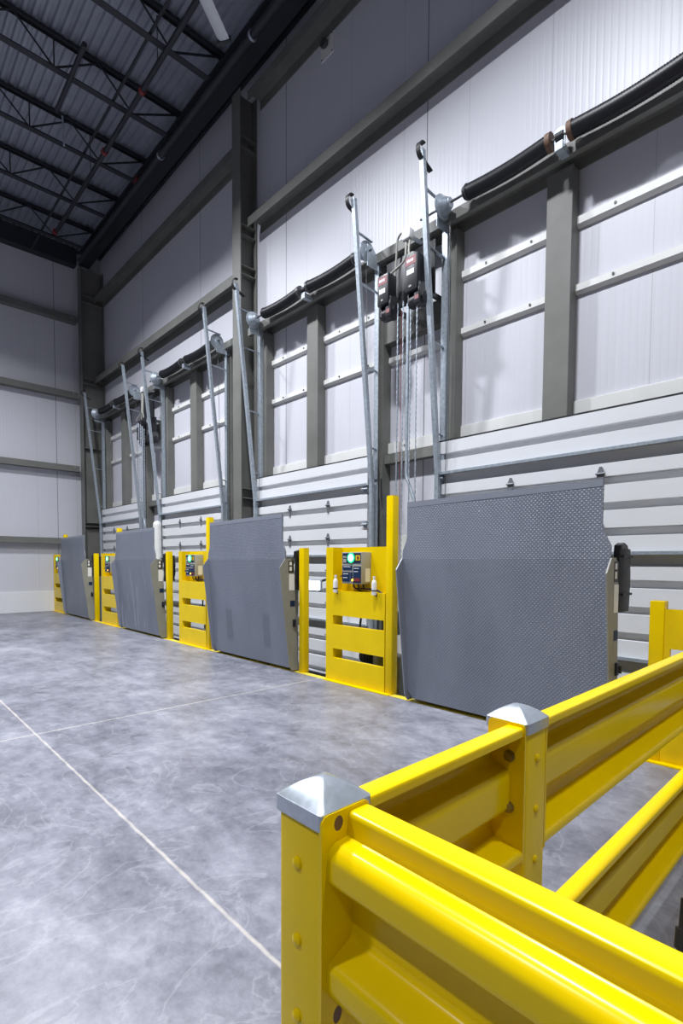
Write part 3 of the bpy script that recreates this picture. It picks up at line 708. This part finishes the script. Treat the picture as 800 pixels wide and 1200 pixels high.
# two small bottles on the nearest stand
for y, nm in ((4.72, 'small white bottle with black strap, left of the nearest control box'), (4.06, 'small white bottle with black strap, right of the nearest control box')):
    xb = XE-.035 if y < 4.3 else XE-.03
    t = empty('bottle', (xb, y, 1.13), nm, 'bottle', 'small white bottles on the nearest stand')
    MB().lathe([(.005, 0), (.028, .002), (.03, .02), (.03, .14), (.024, .165), (.013, .175), (.013, .19)], (xb, y, 1.125), 'z', 18).build('bottle_body', whitelab, t)
    MB().cyl((xb, y, 1.315), (xb, y, 1.345), .015, 14).build('cap', whitelab, t)
    MB().lathe([(.0305, 0), (.033, 0), (.033, .012), (.0305, .012)], (xb, y, 1.175), 'z', 18).build('strap', rubber, t)
    MB().box(xb+.028, XE+.004, y-.012, y+.012, 1.11, 1.15).build('holder_clip', blackbox, t, smooth=0)
# low slotted guard right of the nearest leveler
t = empty('slotted_guard', (XE+.05, .6, 0), 'yellow slotted guard panel behind the guard rails at the right edge', 'guard panel')
MB().box(XE, XE+.10, 1.14, 1.24, 0, 1.225).build('end_post', yellow, t, bevel=.008)
MB().holes([(-.6, 0), (1.15, 0), (1.15, 1.165), (-.6, 1.165)], [[(-.5, a), (1.10, a), (1.10, b), (-.5, b)] for a, b in ((.75, .87), (.33, .45))], 'yz', XE+.01, XE+.05).build('board_panel', yellow, t, smooth=0)
MB().box(XE-.05, XE+.02, -.6, 1.26, 0, .012).build('base_plate', yellow, t, smooth=0)

# dock light on its arm behind the second leveler
t = empty('dock_light', (4.9, 5.75, 1.15), 'lit white LED dock light seen between the second leveler and the nearest stand', 'lamp')
MB().prism(rrect(5.62, 6.0, 1.08, 1.25, .03), 'yz', 4.90, 4.93).build('lamp_head', galv, t, smooth=0)
MB().prism(rrect(5.635, 5.985, 1.095, 1.235, .025), 'yz', 4.89, 4.90).build('lamp_face', em_white, t, smooth=0)
MB().bar((4.93, 5.8, 1.2), (5.48, 5.8, 1.3), .03, .03).build('arm', blackbox, t, smooth=0)

# ------------------------------------------------------------------ guard rails
Z0 = 1.07
RP = [(.0, -.022), (.0, .0), (.052, .0), (.052, -.043), (.085, -.043), (.1, -.062), (.1, -.105), (.087, -.118), (.046, -.126), (.04, -.14), (.04, -.228), (.078, -.242), (.1, -.252), (.1, -.295), (.088, -.318), (.06, -.328), (.0, -.334), (.0, -.352)]
RPf = fillet(RP, .011, 4)
OUT = thicken(RPf, -.0045)
def rail(name, axis, a, b, base, sgn, zt, label, bolts_back=False, bolt_m=None, grp='yellow guard rails'):
    """axis: run direction; base: coordinate of the back edge; sgn: direction of the humps"""
    if axis == 'y': t = empty(name, (base, (a+b)/2, zt-.36), label, 'guard rail', grp)
    else: t = empty(name, ((a+b)/2, base, zt-.36), label, 'guard rail', grp)
    pts = [(base+sgn*p.x, zt+p.y) for p in OUT]
    MB().prism(pts, 'xz' if axis == 'y' else 'yz', min(a, b)+.006, max(a, b)-.006).build('rail_beam', yellow, t, smooth=28)
    # end plates
    for e, s in ((min(a, b), 1), (max(a, b), -1)):
        o0, o1 = (base-.002*sgn, base+.112*sgn) if axis == 'y' else (base-.004*sgn, base+.104*sgn)
        lo, hi = min(o0, o1), max(o0, o1)
        outer = rrect(lo, hi, zt-.375, zt+.008, .014)
        hx = base+.074*sgn if axis == 'y' else base+.038*sgn
        hs = [oval(base+.074*sgn, zt-.013, .0105, .0135), oval(base+.074*sgn, zt-.352, .0105, .0155)] if axis == 'y' else []
        MB().holes(outer, hs, 'xz' if axis == 'y' else 'yz', e, e+.008*s).build('end_plate', yellow, t, smooth=0)
        if axis == 'x':
            for z in (.083, .222):
                MB().cyl((e+.008*s, hx, zt-z), (e+.012*s, hx, zt-z), .016, 20).build('washer', bronze, t)
                MB().cyl((e+.012*s, hx, zt-z), (e+.022*s, hx, zt-z), .0125, 6).build('bolt', bronze, t, smooth=0)
        else:
            for z in (.012, .352):
                MB().cyl((base+.074*sgn, e+.0064*s, zt-z), (base+.074*sgn, e+.0074*s, zt-z), .0165, 16).build('bolt', brown, t)
    return t
def gpost(x, y, label, w=.114, faces=('x',)):
    t = empty('guard_post', (x, y, 0), label, 'guard post', 'square yellow guard posts'); h = w/2
    MB().box(x-h, x+h, y-h, y+h, 0, 1.078).build('post_tube', yellow, t, bevel=.007, segs=3)
    MB().box(x-.12, x+.12, y-.12, y+.12, 0, .014).build('base_plate', yellow, t, smooth=0, bevel=.003)
    # galvanized dome cap
    rings = []
    for hw, z, r in [(h+.004, 1.050, .006), (h+.006, 1.052, .008), (h+.006, 1.080, .009)]+[((h+.006)*q, 1.080+.034*(1-q**1.6), .001+.010*q) for q in (.975, .94, .88, .8, .7, .6, .5, .4, .3, .2, .1, .04)]:
        rings.append([(a, b, z) for a, b in rrect(x-hw, x+hw, y-hw, y+hw, r, 3)])
    MB().poly(rings).build('post_cap', cap_m, t, smooth=40)
    for z in (.975, .835, .695, .55, .41, .27):
        if 'x' in faces: MB().lathe([(.0115, 0), (.0105, -.004), (.006, -.007), (.001, -.008)], (x-h, y+.004, z-.003), 'x', 14).build('rivet', yellow, t)
        if 'y' in faces: MB().lathe([(.0115, 0), (.0105, -.004), (.006, -.007), (.001, -.008)], (x+.003, y-h, z), 'y', 14).build('rivet', yellow, t)
P1, P2 = (.612, .692), (1.328, .692)
gpost(*P1, 'yellow corner guard post closest to the camera, square metal cap')
gpost(*P2, 'second yellow guard post, where the rails turn on towards the dock', .114, ('y',))
gpost(4.23, .692, 'yellow guard post at the dock edge end of the rails')
gpost(.612, -1.75, 'yellow guard post at the near end of the closest rail')
h = .057
rail('guard_rail', 'y', -1.69, P1[1]-h, .663, -1, Z0, 'closest yellow guard rail, running to the lower right corner')
rail('guard_rail', 'y', -1.69, P1[1]-h, .663, -1, Z0-.625, 'low yellow guard rail under the closest one, mostly below the picture')
rail('guard_rail', 'x', P1[0]+h, P2[0]-h, .640, 1, Z0, 'short upper yellow guard rail between the two capped posts')
rail('guard_rail', 'x', P1[0]+h, P2[0]-h, .640, 1, Z0-.625, 'short lower yellow guard rail between the two capped posts')
rail('guard_rail', 'x', P2[0]+h, 4.173, .640, 1, Z0, 'long upper yellow guard rail from the second post to the dock edge')
rail('guard_rail', 'x', P2[0]+h, 4.173, .640, 1, Z0-.625, 'long lower yellow guard rail from the second post to the dock edge')
# black pole at the right edge
t = empty('black_pole', (1.62, .35, 0), 'black pole with a collar inside the rails at the right edge', 'pole')
MB().tube([(1.80, .40, .0), (1.945, .413, .41)], .016, 14).build('pole', rubber, t)
MB().cyl((1.895, .4095, .27), (1.915, .411, .325), .023, 16).build('collar', rubber, t)

# ------------------------------------------------------------------ light
w = bpy.data.worlds.new('world'); scene.world = w; w.use_nodes = True
w.node_tree.nodes['Background'].inputs[0].default_value = (.6, .7, 1, 1); w.node_tree.nodes['Background'].inputs[1].default_value = .0
def lamp(x, y, z, p, sx=.45, sy=1.1, spread=150):
    l = bpy.data.lights.new('high_bay_and_fill', 'AREA'); l.shape = 'RECTANGLE'; l.size = sx; l.size_y = sy; l.energy = p; l.color = (.91, .94, 1.0)
    l.spread = math.radians(spread)
    o = bpy.data.objects.new('high_bay_and_fill_light', l); COL.objects.link(o); o.location = (x, y, z)
for y, p, sp in ((-2.2, 170, 142), (2.9, 430, 142), (7.6, 450, 144), (11.6, 420, 140)): lamp(1.6, y, 9.5, p, .3, .7, sp)
for y, p in ((-3, 120), (4, 230), (11, 240)): lamp(-4.5, y, 9.5, p, .3, .7, 105)  # second overhead row, out of view, added as fill for the floor

scene.view_settings.view_transform = 'Standard'; scene.view_settings.look = 'None'
scene.view_settings.exposure = 0.27; scene.view_settings.gamma = 1.0; scene.view_settings.use_curve_mapping = False
